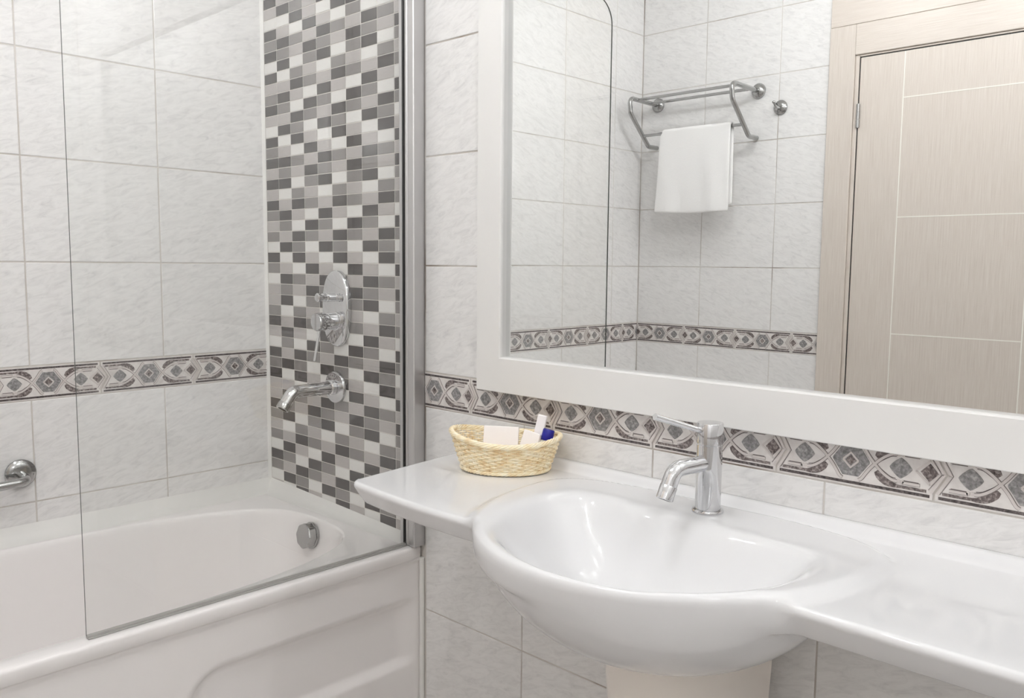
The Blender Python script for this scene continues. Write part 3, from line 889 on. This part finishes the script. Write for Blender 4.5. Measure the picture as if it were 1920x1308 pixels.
    for (i, j), (i2, j2) in zip(bd[:-1], bd[1:]):
        a, b = i * nj + j, i2 * nj + j2
        F.append((a, b, n0 + b, n0 + a))
    bd = [(i, 0) for i in range(ni)]
    for (i, j), (i2, j2) in zip(bd[:-1], bd[1:]):
        a, b = i * nj + j, i2 * nj + j2
        F.append((a, b, n0 + b, n0 + a))
    bd = [(ni - 1, j) for j in range(nj)]
    for (i, j), (i2, j2) in zip(bd[:-1], bd[1:]):
        a, b = i * nj + j, i2 * nj + j2
        F.append((b, a, n0 + a, n0 + b))
    link('bowl_and_counter', newmesh('bowl_and_counter', V, F, [M['ceramic']], None, 180), t)
    zb = float(ZT[np.unravel_index(np.argmin((X - BCX) ** 2 + (Y - BCY) ** 2), X.shape)])
    MB().lathe([(0.030, 0.0), (0.030, 0.003), (0.026, 0.0045), (0.022, 0.003), (0.020, 0.001), (0.0, 0.001)], (0, BCY, zb), (0, 0, 1), 32).build('drain', M['chrome'], t, 40)
    # pedestal below the bowl is its own piece
    p = thing('basin_pedestal', 'cream white ceramic pedestal under the wash basin bowl', 'pedestal', (1.535, -0.16, 0))
    V, F = [], []
    prof = []
    for z, hw, fr in [(0.0, 0.098, 0.112), (0.02, 0.096, 0.110), (0.30, 0.094, 0.106), (0.55, 0.104, 0.118), (0.64, 0.109, 0.126), (0.735, 0.112, 0.130)]:
        ring = [(-hw, 0.10), (-hw, 0.03)] + [(-hw * math.copysign(abs(math.cos(a)) ** 0.75, math.cos(a)), -0.0 - fr * abs(math.sin(a)) ** 0.9) for a in np.linspace(0, math.pi, 25)] + [(hw, 0.03), (hw, 0.10)]
        prof.append([(x, y, z if z < 0.7 else hull_z(x + 1.535, y - 0.16) - 0.0012) for x, y in ring])
    k = len(prof[0])
    V = [q for r_ in prof for q in r_]
    F = [(i * k + j, i * k + (j + 1) % k, (i + 1) * k + (j + 1) % k, (i + 1) * k + j) for i in range(len(prof) - 1) for j in range(k)]
    link('column', newmesh('column', V, F, [M['pedestal']], None, 40), p)
make_basin()

# ------------------------------------------------------------------ basin tap
def make_tap():
    t = thing('basin_tap', 'chrome single-lever basin tap standing behind the bowl', 'tap', (1.547, -0.112, 0.8585))
    MB().lathe([(0.0, 0.0), (0.0245, 0.0), (0.0252, 0.002), (0.0252, 0.005), (0.024, 0.007), (0.021, 0.0075)], n=48).build('base_ring', M['chrome'], t, 35)
    MB().lathe([(0.0205, 0.006), (0.0205, 0.1125), (0.0195, 0.1135), (0.0195, 0.1150)], n=48).build('body', M['chrome'], t, 35)
    MB().lathe([(0.0195, 0.1150), (0.0212, 0.1155), (0.0212, 0.1465), (0.0203, 0.1480), (0.0, 0.1485)], n=48).build('head', M['chrome'], t, 35)
    d = np.array([-0.30, -0.95, 0.0]); d /= np.linalg.norm(d)
    p0 = np.array([0, 0, 0.136]) + d * 0.018; p1 = np.array([0, 0, 0.136]) + d * 0.112 + np.array([0, 0, 0.030])
    MB().tube([tuple(p0), tuple(p1)], [0.0045, 0.0055], 16).build('lever', M['chrome'], t, 40)
    d = np.array([-0.20, -0.98, 0.0]); d /= np.linalg.norm(d)
    zz = np.array([0, 0, 1.0])
    pts = bend([tuple(d * 0.006 + zz * 0.083), tuple(d * 0.078 + zz * 0.082), tuple(d * 0.094 + zz * 0.046)], 0.026, 12)
    MB().tube(pts, 0.0130, 24).build('spout', M['chrome'], t, 45)
    e = d * 0.094 + zz * 0.046
    ax_ = d * 0.018 + zz * -0.040
    MB().lathe([(0.0130, -0.012), (0.0137, -0.011), (0.0137, 0.010), (0.0128, 0.011), (0.0105, 0.011), (0.0105, 0.004), (0.0, 0.004)], tuple(e), tuple(ax_), 24).build('aerator', M['chrome'], t, 35)
make_tap()

# ------------------------------------------------------------------ mirror with white frame
def make_mirror():
    x0, x1, z0, z1 = 0.918, 2.52, 0.984, 2.08
    fwid = 0.072
    t = thing('wall_mirror', 'large wall mirror in a flat white frame above the wash basin', 'mirror', ((x0 + x1) / 2, 0, z0))
    ox = (x0 + x1) / 2
    yb, yf_ = -0.0022, -0.030
    def rail(A, Bq, name):
        # mitred member: outer A0-A1, inner B0-B1, with a small bead on the inner edge
        v, f = [], []
        (a0, a1), (b0, b1) = A, Bq
        def mixp(p, q, s): return (p[0] + (q[0] - p[0]) * s, p[1] + (q[1] - p[1]) * s)
        sec = [(0.0, yb), (0.0, yf_ + 0.0015), (0.02, yf_), (0.955, yf_), (0.985, yf_ + 0.003), (1.0, yf_ + 0.007), (1.0, -0.0125), (1.0, yb)]
        for p, q in ((a0, b0), (a1, b1)):
            for s, y in sec:
                m_ = mixp(p, q, s); v.append((m_[0] - ox, y, m_[1] - z0))
        k = len(sec)
        f = [(i, (i + 1) % k, k + (i + 1) % k, k + i) for i in range(k)] + [tuple(range(k)), tuple(range(k, 2 * k))]
        o = link(name, newmesh(name, v, f, [M['frame']]), t)
        return o
    i0, i1, j0, j1 = x0 + fwid, x1 - fwid, z0 + fwid + 0.004, z1 - fwid
    rail(((x0, z0), (x1, z0)), ((i0, j0), (i1, j0)), 'frame_rail')
    rail(((x0, z1), (x1, z1)), ((i0, j1), (i1, j1)), 'frame_rail')
    rail(((x0, z0), (x0, z1)), ((i0, j0), (i0, j1)), 'frame_stile')
    rail(((x1, z0), (x1, z1)), ((i1, j0), (i1, j1)), 'frame_stile')
    MB().box((i0 - 0.006 - ox, -0.012, j0 - 0.006 - z0), (i1 + 0.006 - ox, -0.006, j1 + 0.006 - z0)).build('mirror_glass', M['mirror'], t)
make_mirror()

# ------------------------------------------------------------------ door in the wall opposite the mirror
def make_door():
    yw = -ROOM_D
    t = thing('door_1', None, None, (1.32, yw, 0))
    t['kind'] = 'structure'
    ox = 1.32
    zt = 2.01
    lx0, lx1 = 0.962, 1.682
    def part(name, a, b, mt, r=0.0015):
        return MB().bevbox((a[0] - ox, a[1] - yw, a[2]), (b[0] - ox, b[1] - yw, b[2]), r).build(name, mt, t)
    part('architrave', (0.8450, yw + 0.0005, 0.0), (0.940, yw + 0.014, 2.128), M['wood_v'])
    part('architrave', (1.704, yw + 0.0005, 0.0), (1.799, yw + 0.014, 2.128), M['wood_v'])
    part('architrave', (0.9408, yw + 0.0005, 2.020), (1.7032, yw + 0.014, 2.128), M['wood_h'])
    part('overdoor_panel', (0.8450, yw + 0.0005, 2.1295), (1.799, yw + 0.012, 2.498), M['wood_h'])
    part('jamb', (0.9405, yw - 0.004, 0.0), (0.9545, yw + 0.006, 2.0195), M['wood_v'])
    part('jamb', (1.6895, yw - 0.004, 0.0), (1.7035, yw + 0.006, 2.0195), M['wood_v'])
    part('jamb', (0.9548, yw - 0.004, zt + 0.003), (1.6892, yw + 0.006, 2.0195), M['wood_h'])
    part('shadow_gap', (0.9548, yw - 0.0008, 0.0), (1.6892, yw + 0.0012, zt + 0.0028), M['black'], 0.0002)  # black sheet put in for the shade in the gap round the leaf
    leaf = part('leaf', (lx0 - 0.003, yw + 0.0016, 0.008), (lx1 + 0.003, yw + 0.0045, zt - 0.001), M['wood_v'])
    def inlay(xa, xb, za, zb):
        MB().box((xa - ox, 0.0042, za), (xb - ox, 0.0052, zb)).build('inlay_strip', M['inlay'], leaf)
    w = 0.0035
    for x in (1.114, 1.531): inlay(x - w / 2, x + w / 2, 0.01, zt - 0.002)
    for z in (1.850, 1.4345, 1.0185, 0.6025, 0.1865): inlay(1.114 + w / 2, 1.531 - w / 2, z - w / 2, z + w / 2)
    for zh in (1.803, 0.45):
        mb = MB()
        for k, (a, b) in enumerate(((-0.041, -0.015), (-0.013, 0.013), (0.015, 0.041))):
            mb.lathe([(0.0, a), (0.0065, a), (0.0065, b), (0.0, b)], (0.9585 - ox, 0.0085, zh), (0, 0, 1), 16)
        mb.lathe([(0.0045, -0.043), (0.0045, 0.043)], (0.9585 - ox, 0.0085, zh), (0, 0, 1), 12)
        mb.build('hinge', M['steel'], t, 40)
make_door()

# ------------------------------------------------------------------ towel rack, towel and robe hook on that wall
def make_rack():
    yw = -ROOM_D
    zr = 1.944
    t = thing('towel_rack', 'polished steel two-tier towel rack on the wall beside the door', 'towel rack', (0.322, yw, zr))
    for x in (0.086 - 0.322, 0.558 - 0.322):
        MB().lathe([(0.030, 0.0005), (0.030, 0.005), (0.024, 0.014), (0.014, 0.020), (0.0, 0.020)], (x, 0, 0), (0, 1, 0), 32).build('flange', M['steel'], t, 40)
        path = bend([(x, 0.015, 0), (x, 0.212, 0.003), (x, 0.202, -0.060), (x, 0.068, -0.182), (x, 0.004, -0.182)], [0.034, 0.03, 0.03], 10)
        MB().tube(path, 0.0095, 18).build('bracket', M['steel'], t, 50)
    xa, xb = 0.086 - 0.322, 0.558 - 0.322
    for y, z in ((0.155, 0.002), (0.060, 0.0), (0.112, -0.142)):
        MB().tube([(xa, y, z), (xb, y, z)], 0.0060, 14).build('rail', M['steel'], t, 50)
    # hand towel over the lower rail
    tw = thing('hand_towel', 'white terry hand towel hanging over the lower rail of the towel rack', 'towel', (0.345, yw + 0.112, zr - 0.142))
    rb = 0.0120
    prof = [(rb, -0.328 + 0.328 * k / 22) for k in range(22)] + [(rb * math.cos(a), rb * math.sin(a)) for a in np.linspace(0, math.pi, 10)] + [(-rb, -0.30 * (k + 1) / 18) for k in range(18)]
    nx = 26
    V, F = [], []
    for i, (y, z) in enumerate(prof):
        dn = max(0, -z) / 0.33
        for j in range(nx):
            s = j / (nx - 1)
            x0 = -0.163 - 0.013 * dn ** 1.5; x1 = 0.166 + 0.004 * dn
            if z > -0.02: x0 += 0.010 * (1 - max(0, -z) / 0.02) ** 2
            wav = 0.0045 * math.sin(s * 9.0 + 0.6) * dn + 0.003 * math.sin(s * 21 + z * 9) * dn
            sag = -0.006 * math.sin(s * math.pi) * dn + 0.006 * (0.5 - s) * dn
            V.append((x0 + (x1 - x0) * s, y + (wav + 0.010 * dn) * (1 if i < 27 else 0.3), z + sag))
    for i in range(len(prof) - 1):
        for j in range(nx - 1):
            F.append((i * nx + j, i * nx + j + 1, (i + 1) * nx + j + 1, (i + 1) * nx + j))
    o = link('cloth', newmesh('cloth', V, F, [M['towel']], None, 180), tw)
    md = o.modifiers.new('thickness', 'SOLIDIFY'); md.thickness = 0.009; md.offset = 0.0
    ms = o.modifiers.new('soften', 'SUBSURF'); ms.levels = 1; ms.render_levels = 1
    # hem border near the bottom edge of the front
    # robe hook
    h = thing('robe_hook', 'small chrome robe hook on a round rosette between towel rack and door', 'hook', (0.653, yw, 1.869))
    MB().lathe([(0.0285, 0.0005), (0.0285, 0.004), (0.023, 0.010), (0.012, 0.015), (0.0, 0.015)], (0, 0, 0), (0, 1, 0), 32).build('rosette', M['steel'], h, 40)
    MB().tube(bend([(0, 0.010, -0.004), (0, 0.034, -0.008), (0, 0.058, 0.012)], 0.012), 0.0042, 12).lathe([(0.0, -0.006), (0.0052, -0.003), (0.006, 0.0), (0.0052, 0.003), (0, 0.006)], (0, 0.059, 0.013), (0, 0.8, 0.6), 14).build('prong', M['steel'], h, 50)
make_rack()

# ------------------------------------------------------------------ wicker basket with toiletries
def make_basket():
    bx, by, bz = 1.090, -0.113, TOPZ + 0.0008
    ang = math.atan2(rt[1], rt[0]) - 0.12
    t = thing('wicker_basket', 'small oval natural wicker basket on the counter beside the mirror corner', 'basket', (bx, by, bz), rotz=ang)
    a0, b0, a1, b1, H = 0.0850, 0.0640, 0.1070, 0.0830, 0.067
    def ring(h, th):       # wall of the basket at relative height h
        f_ = h ** 0.85
        a, b = a0 + (a1 - a0) * f_, b0 + (b1 - b0) * f_
        zt = 0.006 * math.cos(2 * th) * h + 0.004 * (-math.cos(th)) * h
        return a, b, zt
    NS = 46
    rows = 14
    n = NS * 4
    for r_ in range(rows):
        h = (r_ + 0.9) / (rows + 0.6)
        pts = []
        for k in range(n):
            th = 2 * math.pi * k / n
            a, b, zt = ring(h, th)
            off = 0.0023 * math.sin(NS / 2 * th + (math.pi if r_ % 2 else 0))
            pts.append(((a + off) * math.cos(th), (b + off) * math.sin(th), 0.004 + h * (H - 0.006) + zt))
        MB().tube(pts, 0.0020, 6, closed=True).build('weaver', M['wicker'], t, 180)
    mb = MB()
    for k in range(NS):
        th = 2 * math.pi * (k + 0.5) / NS
        pts = []
        for h in np.linspace(0.02, 1.0, 8):
            a, b, zt = ring(h, th)
            pts.append((a * math.cos(th), b * math.sin(th), 0.003 + h * (H - 0.006) + zt))
        mb.tube(pts, 0.0014, 5)
    tag(mb.build('stakes', M['wicker'], t, 180), kind='stuff')
    def braid(h, zoff, da, strands, rr, turns, rad, name):
        for s in range(strands):
            pts = []
            for k in range(260):
                th = 2 * math.pi * k / 260
                a, b, zt = ring(h, th)
                ph = turns * th + 2 * math.pi * s / strands
                pts.append(((a + da + rr * math.cos(ph)) * math.cos(th), (b + da + rr * math.cos(ph)) * math.sin(th), zoff + zt + rr * math.sin(ph)))
            MB().tube(pts, rad, 6, closed=True).build(name, M['wicker'], t, 180)
    braid(1.0, H, 0.0010, 6, 0.0036, 11, 0.0020, 'rim_strand')
    braid(0.03, 0.0052, 0.0010, 4, 0.0026, 16, 0.0021, 'foot_strand')
    V = [(0, 0, 0.006)] + [(a0 * 0.985 * math.cos(q), b0 * 0.985 * math.sin(q), 0.006) for q in np.linspace(0, 2 * math.pi, 49)[:-1]]
    link('bottom', newmesh('bottom', V, [(0, i + 1, (i + 1) % 48 + 1) for i in range(48)], [M['wicker']]), t)
    # toiletries resting inside
    ca, sa = math.cos(ang), math.sin(ang)
    def world_at(u, v, z): return (bx + u * ca - v * sa, by + u * sa + v * ca, bz + z)
    def carton(label, u, v, z, dims, rot):
        o = thing('soap_carton', label, 'carton', world_at(u, v, z), group=None)
        o.rotation_euler = (rot[0], rot[1], ang + rot[2])
        w, d, h_ = dims
        MB().bevbox((-w / 2, -d / 2, 0), (w / 2, d / 2, h_), 0.0012).build('box', M['card'], o)
        MB().box((-w / 2 + 0.002, -d / 2 - 0.0002, h_ - 0.0035), (w / 2 - 0.002, -d / 2 + 0.0012, h_ - 0.0030)).build('flap_edge', M['card'], o)
        return o
    carton('flat wide white soap carton leaning on the left inside the wicker basket', -0.012, 0.004, 0.012, (0.070, 0.020, 0.071), (R(-14), R(2), 0.05))
    carton('white carton in the middle of the wicker basket, its right side turned to view', 0.038, -0.006, 0.012, (0.036, 0.022, 0.066), (R(-16), R(12), -0.35))
    carton('tall narrow white carton sticking up above the rim of the wicker basket', 0.052, 0.022, 0.010, (0.0190, 0.012, 0.097), (R(-6), R(11), -0.1))
    b = thing('shampoo_bottle', 'tiny clear bottle with a blue cap at the right end of the wicker basket', 'bottle', world_at(0.073, -0.004, 0.028))
    b.rotation_euler = (R(-8), R(14), ang)
    MB().lathe([(0.0, 0.0), (0.0115, 0.0), (0.0125, 0.002), (0.0125, 0.028), (0.0105, 0.032), (0.009, 0.034)], n=24).build('body', M['bottle'], b, 40)
    MB().lathe([(0.0112, 0.033), (0.0118, 0.034), (0.0118, 0.0535), (0.0105, 0.0555), (0.0, 0.0560)], n=24).build('cap', M['blue'], b, 40)
make_basket()

# ------------------------------------------------------------------ opal globe lamps under the ceiling, added fill lamp on the right wall
def globe(t, p, c):
    """the glowing opal ball itself: a spherical light of the globe's size"""
    ld = bpy.data.lights.new('opal_globe', 'POINT')
    ld.energy = p; ld.shadow_soft_size = LAMP_RADIUS; ld.color = LAMP_COLOR[:3]
    lo = bpy.data.objects.new('globe', ld)
    COL.objects.link(lo); lo.parent = t; lo.location = c
CUP = [(0.0, 0.0005), (0.055, 0.0005), (0.055, 0.012), (0.040, 0.022), (0.030, 0.034), (0.0, 0.034)]
LN = ['above the middle of the floor', 'beside the bathtub', 'above the right end of the counter', 'close to the mirror wall']
for (x, y, p), where in zip(LAMPS, LN):
    t = thing('ceiling_lamp', 'round opal ceiling globe lamp ' + where, 'ceiling lamp', (x, y, CEIL), group='opal ceiling globes')
    MB().lathe(CUP, (0, 0, 0), (0, 0, -1), 32).build('ceiling_cup', M['chrome'], t, 40)
    globe(t, p, (0, 0, -0.032 - LAMP_RADIUS))
for (y, z, p), where in zip(FILL_LAMPS, ['behind the viewer']):
    t = thing('fill_lamp', 'added fill lamp, an opal globe on the right wall ' + where, 'fill lamp', (ROOM_X, y, z), group='added fill lamps')
    MB().lathe(CUP, (0, 0, 0), (-1, 0, 0), 32).build('wall_cup', M['chrome'], t, 40)
    globe(t, p, (-0.032 - LAMP_RADIUS, 0, 0))
